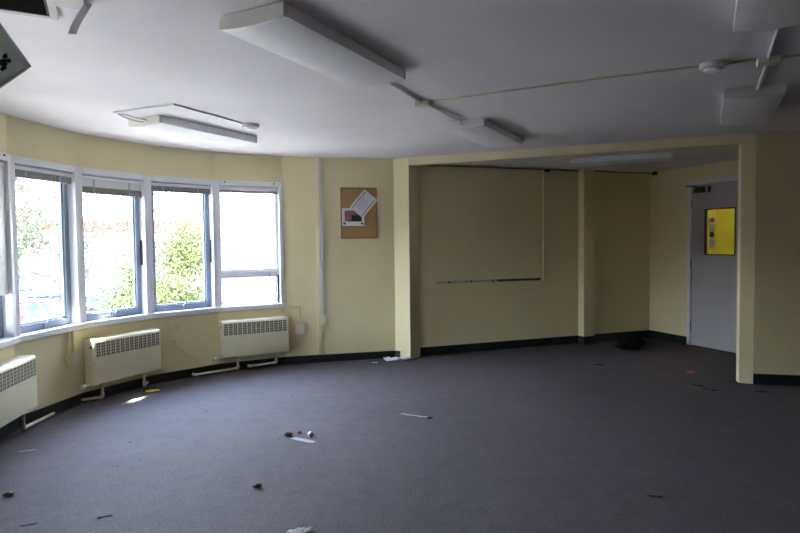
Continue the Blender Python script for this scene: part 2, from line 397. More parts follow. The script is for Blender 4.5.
# ------------------------------------------------------------------ windows
def facet(k):
    """window between mullion angle ANG[k+1] (left) and ANG[k] (right): origin mid chord, x right, y outward"""
    a = Vector(bay(ANG[k + 1])); b = Vector(bay(ANG[k])); m = (a + b) / 2; d = b - a
    return (m.x, m.y, 0.0), atan2(d.y, d.x)
CHORD = 2 * RAD * sin(R(STEP / 2)); HW = CHORD / 2
ZS, ZH, ZT = 0.70, 2.00, 2.055
def ring(mb, x0, x1, z0, z1, y0, y1, l, r, b, t):
    mb.box(x0, x0 + l, y0, y1, z0, z1); mb.box(x1 - r, x1, y0, y1, z0, z1)
    mb.box(x0 + l, x1 - r, y0, y1, z0, z0 + b); mb.box(x0 + l, x1 - r, y0, y1, z1 - t, z1); return mb
wnames = {4: (1, 'leftmost window in view, cut by the frame edge'), 3: (2, 'window over the gap between the two left radiators'),
          2: (3, 'window above the middle radiator, with a deep pale blind'), 1: (4, 'window showing the bushy lime green tree'),
          0: (5, 'window with a transom and an open lower light'), 5: (6, 'window left of the frame edge')}
for i_ in range(SWN):
    wnames[100 + i_] = (7 + i_, ['first', 'second'][i_] + ' window before the bay, left of the view')
for k, (num, lab) in wnames.items():
    if k >= 100:
        c_ = SW0 - SWD * (0.10 + (k - 99.5) * 0.74); loc, rz = (c_.x, c_.y, 0), atan2(SWD.y, SWD.x)
    else: loc, rz = facet(k)
    w = thing('window_%d' % num, lab, 'window', loc, rz, kind='structure')
    f = MB(); mw = 0.043
    f.box(-HW, -HW + mw, -0.022, 0.12, 0.655, ZT); f.box(HW - mw, HW, -0.022, 0.12, 0.655, ZT)
    f.box(-HW + mw, HW - mw, -0.022, 0.12, ZH, ZT)
    f.build('window_frame', 'white', w, bevel=0.005)
    MB().box(-HW, HW, -0.045, 0.16, 0.652, ZS).build('window_sill', 'white', w, bevel=0.008)
    x0, x1 = -HW + mw, HW - mw
    if num == 5:
        MB().box(x0, x1, 0.0, 0.09, 1.02, 1.07).build('transom', 'white', w, bevel=0.004)
        ring(MB(), x0, x1, 1.07, ZH, 0.035, 0.08, 0.022, 0.036, 0.026, 0.03).build('window_frame', 'white', w)
        MB().box(x0 + .022, x1 - .022, 0.056, 0.062, 1.092, ZH - 0.03).build('pane', 'glass', w)
        # lower hopper light, hinged at the transom and pushed outward
        tilt = Matrix.Translation((0, 0.06, 1.02)) @ Matrix.Rotation(R(-14), 4, 'X') @ Matrix.Translation((0, -0.06, -1.02))
        tilt = Matrix.Translation((0, 0.06, 1.02)) @ Matrix.Rotation(R(14), 4, 'X') @ Matrix.Translation((0, -0.06, -1.02))
        ring(MB(), x0 + .004, x1 - .004, ZS + .005, 1.016, 0.045, 0.085, 0.024, 0.024, 0.024, 0.02).xf(tilt).build('sash', 'white', w)
        MB().box(x0 + .028, x1 - .028, 0.062, 0.068, ZS + .03, 0.995).xf(tilt).build('pane', 'glass', w)
        MB().box(x1 - 0.020, x1, 0.018, 0.09, ZS, 1.016).build('gap_shade', 'black', w)  # black strip standing for the dark open gap beside the tilted sash
        MB().tube([(x1 - 0.02, 0.03, 0.72), (x1 - 0.10, 0.10, 0.78)], 0.006).build('window_stay', 'steel', w)
        MB().tube([(x1 - 0.12, -0.008, 1.04), (x1 - 0.135, -0.012, 0.9), (x1 - 0.15, -0.01, 0.76)], 0.0035).build('blind_cord', 'grey', w)
    else:
        s_ = ring(MB(), x0, x1, ZS, ZH, 0.05, 0.105, 0.05, 0.05, 0.06, 0.05).build('sash', 'alu', w, bevel=0.006)
        ring(MB(), x0 + .05, x1 - .05, ZS + .06, ZH - .05, 0.068, 0.09, 0.012, 0.012, 0.012, 0.012).build('glazing_bead', 'alu', s_)
        MB().box(x0 + .055, x1 - .055, 0.076, 0.082, ZS + .065, ZH - .055).build('pane', 'glass', w)
        h = MB(); h.box(-0.016, 0.016, 0.034, 0.05, ZS + 0.012, ZS + 0.05); h.tube([(0.0, 0.036, ZS + 0.03), (0.004, 0.02, ZS + 0.05), (0.02, 0.014, ZS + 0.085)], 0.007)
        h.build('window_handle', 'steel', w, smooth=True)
        if num in (3, 4):
            MB().box(x1 - 0.006, x1 + 0.004, 0.02, 0.046, 1.18, 1.42).build('hinge', 'closer', w)
    for sx in ((-0.27, 0.27) if num in (1, 5) else ()):
        MB().tube([(sx, -0.03, ZT - 0.018), (sx, -0.02, ZT - 0.018)], 0.008).build('screw_head', 'grey', w)

# venetian blinds drawn up under the window heads
def blind(k, label, drop, valance, nsl, slat='slat'):
    loc, rz = facet(k); w = HW - 0.05
    b = thing('venetian_blind', label, 'blind', (loc[0], loc[1], ZH), rz, 'venetian blinds over the bay windows')
    MB().box(-w, w, 0.0, 0.034, -0.042, -0.013).build('headrail', 'white', b, bevel=0.004)
    z = -0.044
    if valance:
        MB().box(-w + .004, w - .004, 0.002, 0.030, z - valance, z).build('lowered_slats', 'plastic', b, bevel=0.003); z -= valance + 0.002
    st = MB(); h = (drop + z - 0.014); th = 0.42 * h / nsl
    for i in range(nsl):
        zz = z - (i + 0.5) * h / nsl
        st.add([(-w + .006, 0.002, zz - th), (w - .006, 0.002, zz - th), (w - .006, 0.03, zz - th), (-w + .006, 0.03, zz - th),
                (-w + .006, 0.002, zz + th), (w - .006, 0.002, zz + th), (w - .006, 0.03, zz + th), (-w + .006, 0.03, zz + th)],
               [(0, 1, 2, 3), (7, 6, 5, 4), (0, 4, 5, 1), (2, 6, 7, 3), (1, 5, 6, 2), (3, 7, 4, 0)])
    st.build('slat_stack', slat, b)
    MB().box(-w + .004, w - .004, 0.002, 0.030, -drop, -drop + 0.013).build('bottom_rail', slat, b, bevel=0.003)
    for sx in (-0.62 * w, 0.55 * w):
        MB().box(sx - 0.008, sx + 0.008, -0.0015, 0.001, -drop, -0.042).build('ladder_tape', 'ink_grey', b)
    return b
blind(3, 'dark grey blind stack drawn up in the window between the two left radiators', 0.100, 0.0, 10)
blind(2, 'deepest blind, pale upper slats over a dark bottom stack', 0.165, 0.062, 7)
blind(1, 'thin dark blind stack over the lime green tree window', 0.098, 0.0, 9)
blind(0, 'thinnest blind stack, in the window with the transom', 0.074, 0.0, 5)
blind(4, 'blind at the left picture edge, let partly down', 0.98, 0.60, 30, 'plastic')

# ------------------------------------------------------------------ radiators
def radiator():
    r = thing('radiator', '', 'radiator', group='cream convector radiators under the windows')
    W = 0.365
    prof = [(-0.028, 0.165), (-0.15, 0.165), (-0.15, 0.535), (-0.143, 0.550), (-0.128, 0.557), (-0.028, 0.557)]
    body = MB(); body.extrude_x(prof, -W, W); body.build('casing', 'rad', r, bevel=0.005, smooth=True)
    gx0, gx1, gz0, gz1 = -W + 0.018, W - 0.018, 0.403, 0.528
    g = MB().box(gx0, gx1, -0.1515, -0.149, gz0, gz1).build('grille', 'grey', r)
    bars = MB(); n = 14; cw = (gx1 - gx0) / n
    for i in range(n + 1):
        x = gx0 + i * cw; bars.box(x - 0.0055, x + 0.0055, -0.1550, -0.1512, gz0, gz1)
    for j in range(6):
        zz = gz0 + (gz1 - gz0) * j / 5
        bars.box(gx0, gx1, -0.1545, -0.1514, zz - 0.0022, zz + 0.0022)
    for i in range(n):
        x = gx0 + (i + 0.5) * cw; bars.box(x - 0.0013, x + 0.0013, -0.154, -0.1512, gz0, gz1)
    bars.build('louvres', 'rad', g)
    MB().tube([(-W - 0.006, -0.115, 0.49), (-W + 0.002, -0.115, 0.49)], 0.012).build('air_vent', 'black', r)
    v = MB(); v.tube([(-W - 0.05, -0.09, 0.155), (-W + 0.0, -0.09, 0.155)], 0.017, fillet=0); v.tube([(-W, -0.09, 0.155), (-W + 0.07, -0.09, 0.155)], 0.009)
    v.build('valve', 'pipe', r, smooth=True)
    MB().tube([(-W - 0.085, -0.09, 0.155), (-W - 0.048, -0.09, 0.155)], 0.022).build('valve_cap', 'white', r, bevel=0.003, smooth=True)
    MB().tube([(-W + 0.003, -0.1505, 0.35), (-W + 0.003, -0.1525, 0.35)], 0.0045).build('screw_head', 'grey', r)
    for x in (-0.25, 0.25):
        MB().box(x - 0.015, x + 0.015, -0.03, 0.0, 0.20, 0.5).build('wall_bracket', 'rad', r)
    return r
def pipes(r, segs):
    for s in segs:
        p = MB().tube(s, 0.0125, 12, fillet=0.02).build('pipe', 'pipe', r, smooth=True)
        for i in range(1, len(s) - 1):
            e = MB(); a, b, c = Vector(s[i - 1]), Vector(s[i]), Vector(s[i + 1])
            e.tube([b + (a - b).normalized() * 0.032, b, b + (c - b).normalized() * 0.032], 0.016, 12, fillet=0.022)
            e.build('elbow', 'pipe', p, smooth=True)
r3 = radiator(); l, a = facet(0); at(r3, l, a); r3['label'] = 'radiator below the transom window, nearest the pinboard'
pipes(r3, [[(-0.19, -0.09, 0.17), (-0.19, -0.09, 0.035), (-0.66, -0.17, 0.03), (-0.66, -0.06, 0.03)], [(0.235, -0.09, 0.17), (0.235, -0.09, 0.05), (-0.06, -0.065, 0.035), (-0.06, -0.03, 0.035)]])
l, a = facet(2); r2 = dup(r3, l, a, 'middle radiator, its left end caught by sun')
for c in list(r2.children):
    if c.name.startswith('pipe'):
        for g in list(c.children): bpy.data.objects.remove(g)
        bpy.data.objects.remove(c)
pipes(r2, [[(-0.27, -0.12, 0.17), (-0.27, -0.12, 0.035), (-0.40, -0.02, 0.03)], [(0.19, -0.11, 0.17), (0.19, -0.11, 0.05), (0.20, -0.10, 0.035), (0.30, -0.03, 0.035)]])
l, a = facet(4); r1 = dup(r2, l, a, 'radiator cut off by the left picture edge')
for c in list(r1.children):
    if c.name.startswith('pipe'):
        for g in list(c.children): bpy.data.objects.remove(g)
        bpy.data.objects.remove(c)
pipes(r1, [[(0.24, -0.10, 0.17), (0.24, -0.10, 0.035), (0.64, -0.15, 0.03)]])

# ------------------------------------------------------------------ ceiling lights
UX, UY = 0.455, 0.890
URZ = atan2(UY, UX) - pi / 2          # local y along the tube
def light_fixture():
    t = thing('ceiling_light', '', 'ceiling light', group='unlit fluorescent battens')
    hw, L_ = 0.172, 1.10
    MB().box(-0.14, 0.14, 0.01, L_ - 0.01, -0.014, 0.0).build('backplate', 'white', t)
    prof = [(-hw, -0.006), (-hw, -0.055)] + [(-hw + 2 * hw * i / 12, -0.060 - 0.013 * (1 - (2 * i / 12 - 1) ** 2)) for i in range(13)] + [(hw, -0.055), (hw, -0.006)]
    d = MB().extrude_x([(p[0], p[1]) for p in prof], 0.03, L_ - 0.03)
    d.xf(Matrix(((0, 1, 0, 0), (1, 0, 0, 0), (0, 0, 1, 0), (0, 0, 0, 1)))); d.build('diffuser', 'opal', t)
    for y0, y1 in ((0.0, 0.03), (L_ - 0.03, L_)):
        e = MB().extrude_x([(p[0], p[1]) for p in prof], y0, y1)
        e.xf(Matrix(((0, 1, 0, 0), (1, 0, 0, 0), (0, 0, 1, 0), (0, 0, 0, 1)))); e.build('end_cap', 'cap', t, bevel=0.004)
    return t
lf = light_fixture(); at(lf, (-0.609, 2.525, CH), URZ); lf['label'] = 'largest unlit ceiling light, top centre, left of the junction box'
dup(lf, (0.525, 4.87, CH), URZ, 'unlit ceiling light beyond the left junction box, before the beam')
lL = dup(lf, (-1.944, 4.615, CH), URZ, 'ceiling light with its diffuser glowing in daylight beside the windows')
dup(lf, (2.275, 3.87, CH), URZ, 'unlit ceiling light below the right hand junction box')
dup(lf, (1.655 - UX * 1.10, 2.645 - UY * 1.10, CH), URZ, 'ceiling light cut off at the top right corner')
dup(lf, (1.99, 7.01, ACH), atan2(-0.457, 0.995) - pi / 2, 'ceiling light inside the alcove, seen side on')

# ------------------------------------------------------------------ detectors, boxes and conduits on the ceiling
def detector(loc, label):
    d = thing('smoke_detector', label, 'smoke detector', loc, 0.4, 'smoke detectors')
    MB().lathe([(0.066, -0.030), (0.071, -0.026), (0.071, 0.0)]).build('base', 'plastic', d, smooth=True)
    MB().lathe([(0.02, -0.046), (0.042, -0.044), (0.05, -0.036), (0.052, -0.028)]).build('sensor_head', 'opal', d, smooth=True)
detector((-1.21, 4.95, CH), 'smoke detector near the windows at the end of its conduit')
detector((1.76, 3.39, CH), 'smoke detector on the thin cable beside the right junction box')
def jbox(loc, rz, label):
    d = thing('junction_box', label, 'junction box', loc, rz, 'white ceiling junction boxes')
    MB().box(-0.052, 0.052, -0.04, 0.04, -0.032, 0).build('box_body', 'plastic', d, bevel=0.003)
    MB().box(-0.05, 0.05, -0.038, 0.038, -0.036, -0.032).build('box_lid', 'trunk', d, bevel=0.001)
jbox((0.178, 4.215, CH), URZ + 0.05, 'white junction box between the two central ceiling lights')
jbox((2.01, 3.30, CH), URZ + 0.05, 'white junction box right of the smoke detector')
def conduit(name, pts, r, label, m='plastic', fillet=0.0, cat='conduit'):
    return tag(MB().tube(pts, r, 10, fillet=fillet).build(name, m, smooth=True), label, cat)
conduit('conduit', [(-0.13, 3.49, CH - 0.012), (0.155, 4.18, CH - 0.010)], 0.009, 'white conduit from the largest light to the left junction box')
conduit('conduit', [(0.20, 4.25, CH - 0.012), (0.50, 4.83, CH - 0.012), (0.505, 4.867, CH - 0.03)], 0.009, 'white conduit from the left junction box to the light before the beam')
conduit('conduit', [(1.70, 2.70, CH - 0.012), (1.985, 3.255, CH - 0.010)], 0.009, 'white conduit from the corner light to the right junction box')
conduit('conduit', [(2.03, 3.34, CH - 0.012), (2.28, 3.83, CH - 0.012), (2.29, 3.87, CH - 0.03)], 0.009, 'white conduit below the right junction box')
conduit('ceiling_cable', [(0.235, 4.185, CH - 0.006), (1.213, 3.655, CH - 0.006), (1.695, 3.425, CH - 0.006)], 0.006, 'thin cable across the ceiling to the smoke detector', 'trunk', cat='cable')
conduit('ceiling_cable', [(1.825, 3.37, CH - 0.006), (1.955, 3.315, CH - 0.006)], 0.007, 'short cable between smoke detector and right junction box', 'trunk', cat='cable')
conduit('ceiling_cable', [(2.065, 3.27, CH - 0.006), (2.6, 3.02, CH - 0.006), (4.2, 2.3, CH - 0.006)], 0.006, 'thin cable leaving the right junction box to the right', 'trunk', cat='cable')
def flat_run(pts, w, h, z):
    mb = MB()
    for i in range(len(pts) - 1):
        a, b = Vector(pts[i]), Vector(pts[i + 1]); d = (b - a).normalized(); n = Vector((-d.y, d.x)) * w / 2; b = b + d * w / 2 * (i < len(pts) - 2)
        q = [a - n, b - n, b + n, a + n]
        mb.add([(p.x, p.y, z - h) for p in q] + [(p.x, p.y, z) for p in q], [(3, 2, 1, 0), (4, 5, 6, 7), (0, 1, 5, 4), (1, 2, 6, 5), (2, 3, 7, 6), (3, 0, 4, 7)])
    return mb
tag(flat_run([(-2.075, 4.43), (-1.56, 4.205), (-1.265, 4.885)], 0.022, 0.012, CH).build('ceiling_trunking', 'plastic'), 'white angled trunking around the window side light', 'trunking')
conduit('flex_cable', [(-2.06, 4.45, CH - 0.012), (-2.03, 4.50, CH - 0.03), (-1.97, 4.56, CH - 0.045), (-1.945, 4.614, CH - 0.04)], 0.005, 'loose grey flex into the end of the window side light', 'ink_grey', 0.02, 'cable')
conduit('flex_cable', [(-2.03, 4.44, CH - 0.012), (-1.98, 4.50, CH - 0.022), (-1.93, 4.57, CH - 0.028), (-1.90, 4.61, CH - 0.03)], 0.004, 'second loose flex beside the first at the window side light', 'ink_grey', 0.02, 'cable')

# hatch in the ceiling
hf = thing('ceiling_hatch', 'open ceiling hatch with dark void at the top left corner', 'hatch')
fr = MB()
strip_wall(fr, [hat(-0.0, -0.0), hat(0.5, 0), hat(0.5, 0.45), hat(0, 0.45), hat(0, 0)], -0.03, CH - 0.012, CH + 0.0)
fr = MB()
for a0, a1, b0, b1 in ((-0.030, 0.530, -0.030, 0.0), (-0.030, 0.530, 0.45, 0.485), (-0.030, 0.0, 0.0, 0.45), (0.5, 0.535, 0.0, 0.45)):
    fr.prism(ccw([hat(a0, b0), hat(a1, b0), hat(a1, b1), hat(a0, b1)]), CH - 0.014, CH)
fr.build('hatch_frame', 'hatch', hf)
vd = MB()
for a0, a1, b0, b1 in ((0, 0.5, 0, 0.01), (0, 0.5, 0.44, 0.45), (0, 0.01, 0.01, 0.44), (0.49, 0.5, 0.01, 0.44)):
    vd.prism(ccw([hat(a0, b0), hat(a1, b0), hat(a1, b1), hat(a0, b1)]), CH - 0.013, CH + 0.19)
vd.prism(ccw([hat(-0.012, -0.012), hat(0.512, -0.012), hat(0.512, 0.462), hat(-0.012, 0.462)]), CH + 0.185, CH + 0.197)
vd.build('hatch_void', 'dark', hf)  # dark lining, the shade inside the open hatch put into its colour
tag(MB().prism(ccw([(-1.284, 2.505), (-1.388, 2.452), (-1.18, 2.03), (-1.075, 2.08)]), CH - 0.012, CH).build('ceiling_batten', 'hatch', bevel=0.002), 'pale batten on the ceiling beside the open hatch', 'batten')
# hatch lid dangling from the near edge by one corner
lid = thing('hatch_lid', 'mould-stained grey hatch lid dangling by one corner under the hatch', 'hatch lid', (-1.23, 2.026, 1.979))
ea = Vector((-0.258, 0.014, 0.366)); eb = Vector((-0.327, -0.014, -0.305)); eb = (eb - ea * (ea.dot(eb) / ea.length_squared)).normalized() * 0.45; ea = ea.normalized() * 0.445
nn = ea.cross(eb).normalized()
if nn.y > 0: nn = -nn
def lidpt(u, v, h): return ea * u + eb * v + nn * h
MB().add([lidpt(*p, h) for h in (0, -0.018) for p in ((0, 0), (1, 0), (1, 1), (0, 1))], [(0, 1, 2, 3), (7, 6, 5, 4), (0, 4, 5, 1), (1, 5, 6, 2), (2, 6, 7, 3), (3, 7, 4, 0)]).build('lid_board', 'board', lid, bevel=0.002)
for i in range(16):
    cu_, cv = 0.13 + random.uniform(-0.06, 0.10), 0.17 + random.uniform(-0.07, 0.16); mb = MB(); rr = random.uniform(0.010, 0.032)
    ptsm = [(cu_ + rr * (0.6 + 0.6 * random.random()) * cos(2 * pi * k / 9), cv + rr * (0.6 + 0.6 * random.random()) * sin(2 * pi * k / 9)) for k in range(9)]
    mb.add([lidpt(*p, 0.0004) for p in ptsm] + [lidpt(*p, 0.0012) for p in ptsm], [tuple(range(9)), tuple(range(17, 8, -1))] + [(k, (k + 1) % 9, 9 + (k + 1) % 9, 9 + k) for k in range(9)])
    mb.build('mould_patch', 'mould', lid)
MB().add([lidpt(0.035 + 0.008 * cos(k), 0.035 + 0.008 * sin(k), h) for h in (0.0, 0.003) for k in [2 * pi * j / 8 for j in range(8)]], [tuple(range(8)), tuple(range(15, 7, -1))] + [(k, (k + 1) % 8, 8 + (k + 1) % 8, 8 + k) for k in range(8)]).build('screw_head', 'white', lid)
hp_ = lidpt(0.97, 0.03, -0.02)
MB().box(hp_.x - 0.03, hp_.x + 0.03, hp_.y - 0.004, hp_.y + 0.02, hp_.z - 0.03, CH - 1.979).build('hinge', 'steel', lid)
# strip of tape
tp = MB(); n = 10; pv = []
for i in range(n + 1):
    t = i / n; c = Vector((-1.245 - 0.045 * t - 0.012 * sin(pi * t), 2.462 - 0.046 * t, CH - 0.002 - 0.135 * t - 0.012 * sin(pi * t)))
    sd = Vector((0.9, 0.42, 0.0)) * (0.0145)
    if i == n: pass
    pv += [c - sd, c + sd, c + sd + Vector((0.0006, -0.0012, 0.0004)), c - sd + Vector((0.0006, -0.0012, 0.0004))]
ff = []
for i in range(n):
    for k in range(4): ff.append((i * 4 + k, i * 4 + (k + 1) % 4, i * 4 + 4 + (k + 1) % 4, i * 4 + 4 + k))
ff += [(0, 1, 2, 3), (n * 4 + 3, n * 4 + 2, n * 4 + 1, n * 4)]
tag(tp.add(pv, ff).build('tape_strip', 'tape', smooth=True), 'lilac-grey tape strip hanging from the ceiling by the batten', 'tape')

# ------------------------------------------------------------------ things on the walls
bd = (Vector(PL) - Vector(PB)).normalized(); brz = atan2(bd.y, bd.x)
def onback(s): p = Vector(PB) + bd * s; return (p.x, p.y)
def sb(x): return (Vector(x) - Vector(PB)).dot(bd)
s0, s1 = sb((-0.673, 6.924)), sb((-0.258, 7.024)); sc_ = (s0 + s1) / 2; bw = (s1 - s0) / 2
pbx = onback(sc_)
pin = thing('pinboard', 'cork pinboard in a wooden frame on the cream wall', 'pinboard', (*pbx, 1.716), brz)
bh = 0.295
MB().box(-bw + .01, bw - .01, -0.012, 0.0, -bh + .01, bh - .01).build('cork_sheet', 'cork', pin)
ring(MB(), -bw, bw, -bh, bh, -0.018, 0.0, 0.017, 0.017, 0.017, 0.017).build('frame', 'wood', pin, bevel=0.002)
MB().tube([(-0.005, -0.002, bh + 0.002), (0.0, -0.006, bh + 0.03), (0.006, -0.002, bh + 0.002)], 0.0015).build('hanging_wire', 'grey', pin)
def sheet(name, label, cx, cz, w, h, rot, y, marks):
    t = thing(name, label, 'paper', (*onback(sc_), 1.716), brz)
    mt = Matrix.Translation((cx, y, cz)) @ Matrix.Rotation(rot, 4, 'Y')
    MB().box(-w / 2, w / 2, -0.0008, 0, -h / 2, h / 2).xf(mt).build('sheet', 'paper', t)
    for i, (nm, x0, x1, z0, z1, mm) in enumerate(marks):
        MB().box(x0, x1, -0.0014, -0.0008, z0, z1).xf(mt).build(nm, mm, t)
    return t
def lx(p): return sb(p) - sc_
ph = sheet('photo_print', 'landscape photo print pinned at the left of the cork board', lx((-0.533, 6.955)), 1.669 - 1.716, 0.262, 0.205, R(0), -0.0195,
           [('picture_sky', -0.10, -0.02, -0.05, 0.075, 'ink_pink'), ('picture_street', -0.02, 0.10, -0.05, 0.02, 'ink_dark'), ('picture_street', -0.02, 0.10, 0.02, 0.075, 'ink_pink'), ('print_mark', -0.115, -0.09, -0.085, -0.063, 'ink_dark'), ('print_mark', 0.09, 0.115, -0.085, -0.063, 'ink_dark')])
mk = [('print_band', -0.075, -0.068, -0.12, 0.12, 'ink_navy'), ('print_band', 0.068, 0.075, -0.12, 0.12, 'ink_navy')]
for i in range(6):
    xx = -0.045 + i * 0.018; mk.append(('text_line', xx - 0.003, xx + 0.003, -0.09 + 0.02 * (i % 2), 0.08 - 0.025 * (i % 3), 'ink_grey'))
sheet('printed_notice', 'white notice with navy bands pinned askew on the cork board', lx((-0.413, 6.987)), 1.825 - 1.716, 0.20, 0.275, R(40), -0.0225, mk)
for o in (('push_pin', lx((-0.533, 6.955)), 1.76 - 1.716, 'drawing pin holding the photo print'), ('push_pin', lx((-0.40, 6.987)), 1.925 - 1.716, 'drawing pin holding the skewed notice')):
    q = MB().lathe([(0.004, 0), (0.005, 0.003), (0.002, 0.005)], 12).xf(Matrix.Rotation(R(90), 4, 'X')).build('drawing_pin', 'steel', smooth=True)
    pp = Vector((*onback(sc_), 1.716)) + Vector((bd.x * o[1], bd.y * o[1], o[2])) + Vector((bd.y, -bd.x, 0)) * 0.0240
    at(q, pp, brz); tag(q, o[3], 'pin', 'drawing pins on the board')

# trunking down to a switch at the wall corner
sx = sb((-0.895, 6.872))
t = thing('wall_trunking', 'cream trunking dropping from ceiling to the switch beside the pinboard', 'trunking', (*onback(sx - 0.0), 0), brz)
MB().box(-0.052, -0.014, -0.018, 0, 0.09, CH).build('trunking_body', 'wall', t, bevel=0.002)
MB().box(-0.012, 0.018, -0.022, 0, 0.53, CH).build('cable_cover', 'plastic', t, bevel=0.002)
w_ = thing('wall_switch', 'white double switch at the foot of the long trunking', 'switch', (*onback(sx + 0.018), 0.487), brz)
MB().box(-0.035, 0.035, -0.03, 0, -0.048, 0.048).build('back_box', 'wallplastic', w_, bevel=0.004)
for zc in (-0.02, 0.022): MB().box(-0.022, 0.022, -0.035, -0.029, zc - 0.012, zc + 0.012).build('rocker', 'wallplastic', w_, bevel=0.002)
# spur box right of the transom radiator
e0 = Vector(bay(ANG[0])); ed = (Vector(PB) - e0).normalized(); erz = atan2(ed.y, ed.x)
def one(s): p = e0 + ed * s; return (p.x, p.y)
so = (Vector((-1.16, 6.851)) - e0).dot(ed)
b_ = thing('outlet_box', 'white square outlet box right of the transom window radiator', 'outlet', (*one(so), 0.40), erz)
MB().box(-0.06, 0.06, -0.032, 0, -0.06, 0.06).build('back_box', 'wallplastic', b_, bevel=0.004)
MB().box(-0.052, 0.052, -0.038, -0.031, -0.052, 0.052).build('face_plate', 'wallplastic', b_, bevel=0.003)
tr = MB(); tr.box(-0.012, 0.012, -0.014, 0, 0.06, 0.235); tr.box(-0.15, 0.012, -0.014, 0, 0.235, 0.255); o = tr.build('cable_trunking', 'trunk', bevel=0.002)
at(o, (*one(so), 0.40), erz); tag(o, 'cream trunking from window sill down to the square outlet box', 'trunking')
# outlet between the two left radiators
loc, rz = facet(3)
def onf(k, s, z=0): (x, y, _), a = facet(k); return (x + cos(a) * s, y + sin(a) * s, z)
b_ = thing('outlet_box', 'tall switch box on the wall between the two left radiators', 'outlet', onf(3, 0.23, 0.405), rz)
MB().box(-0.055, 0.045, -0.04, 0, -0.055, 0.055).build('back_box', 'trunk', b_, bevel=0.004)
MB().box(-0.01, 0.045, -0.046, -0.039, -0.052, 0.052).build('face_plate', 'wallplastic', b_, bevel=0.003)
for zc in (-0.024, 0.024): MB().box(0.005, 0.03, -0.05, -0.045, zc - 0.012, zc + 0.012).build('rocker', 'wallplastic', b_, bevel=0.002)
tr = MB(); tr.box(-0.045, -0.02, -0.022, 0, 0.055, 0.245); tr.box(0.012, 0.034, -0.022, 0, 0.055, 0.245); o = tr.build('cable_trunking', 'trunk', bevel=0.003)
at(o, onf(3, 0.23, 0.405), rz); tag(o, 'twin cream trunking from sill to the tall switch box', 'trunking')
# blank plate and peg right of the middle radiator
loc, rz = facet(1)
o = MB().box(-0.04, 0.04, -0.009, 0, -0.04, 0.04).build('blank_plate', 'trunk', bevel=0.003); at(o, onf(1, -0.10, 0.535), rz); tag(o, 'cream blank plate under the sill right of the middle radiator', 'plate')
pg = thing('wall_peg', 'small white peg on the wall right of the middle radiator', 'peg', onf(1, -0.13, 0.385), rz)
MB().tube([(0, 0, 0), (0, -0.05, 0.004)], 0.011).build('peg_shaft', 'white', pg, smooth=True)
MB().lathe([(0.017, 0), (0.017, 0.006)], 16).xf(Matrix.Rotation(R(90), 4, 'X')).build('peg_plate', 'white', pg)
a0 = Vector(onf(1, -0.13, 0.37)); a1 = Vector(onf(1, 0.19, 0.11)); inn = Vector((CEN.x - a0.x, CEN.y - a0.y, 0)).normalized() * 0.006
conduit('wall_wire', [a0 + inn, (a0 + a1) / 2 + inn + Vector((0, 0, -0.02)), a1 + inn], 0.003, 'thin slack wire below the small white peg', 'trunk', cat='wire')
# trunking line under the sill
mb = MB()
for k in range(0, 5):
    (x, y, _), a = facet(k); q = MB().box(-HW + 0.001, HW - 0.001, -0.012, 0, 0.632, 0.648); q.xf(Matrix.Translation((x, y, 0)) @ Matrix.Rotation(a, 4, 'Z')); mb.add(q.v, q.f)
struct(mb.build('trim_5', 'trunk'), 'cream bead under the window sills', 'trim')

# ------------------------------------------------------------------ alcove
wrz = atan2(wd.y, wd.x)
def onalc(p): s = (Vector(p) - Vector(AL)).dot(wd); q = Vector(AL) + wd * s; return (q.x, q.y), s
(q0, sa), (q1, sb_) = onalc((0.447, 7.278)), onalc((1.817, 7.783))
rl = thing('wall_rail', 'narrow metal board rail on the alcove back wall', 'rail', (*q0, 0.876), wrz)
Lr = sb_ - sa
MB().box(0, Lr * 0.56, -0.02, 0, -0.014, 0.014).build('rail_strip', 'rail', rl, bevel=0.002)
MB().box(Lr * 0.565, Lr, -0.016, 0, -0.014, 0.014).build('dark_rail_strip', 'closer', rl, bevel=0.002)
for fr_ in (0.105, 0.315, 0.52, 0.72, 0.91):
    MB().box(Lr * fr_ - 0.012, Lr * fr_ + 0.012, -0.022, -0.015, -0.01, 0.01).build('rail_clip', 'black', rl, bevel=0.001)
qp, _ = onalc((1.868, 7.802))
o = MB().box(-0.014, 0.014, -0.018, 0, 0.86, ACH).build('wall_trunking', 'wall', bevel=0.003); at(o, (*qp, 0), wrz); tag(o, 'cream vertical trunking above the end of the metal rail', 'trunking')
hz0, _ = onalc((0.30, 7.22))
cdl = (Vector(AR) - Vector(hz0)).length
mb = MB().tube([(0.0, -0.014, ACH - 0.016), (cdl - 0.05, -0.014, ACH - 0.016), (cdl - 0.012, 0.0, ACH - 0.016)], 0.006, 8)
o = mb.build('conduit', 'grey', smooth=True); at(o, (*hz0, 0), wrz); tag(o, 'dark conduit along the top of the alcove back wall', 'conduit')
cb_ = thing('junction_box', 'small dark box at the top of the far alcove corner', 'junction box', (*alc(0.10, 0), ACH - 0.03), atan2(ADIR.y, ADIR.x))
MB().box(-0.03, 0.03, -0.04, 0, -0.02, 0.028).build('box_body', 'closer', cb_, bevel=0.003); MB().box(-0.025, 0.025, -0.044, -0.04, -0.015, 0.02).build('box_lid', 'closer', cb_)
ob_, _ = onalc((1.90, 7.8))
cb2 = thing('junction_box', 'small dark box where alcove conduit meets the vertical trunking', 'junction box', (*ob_, ACH - 0.03), wrz)
MB().box(-0.03, 0.05, -0.03, 0, -0.015, 0.02).build('box_body', 'closer', cb2, bevel=0.003)

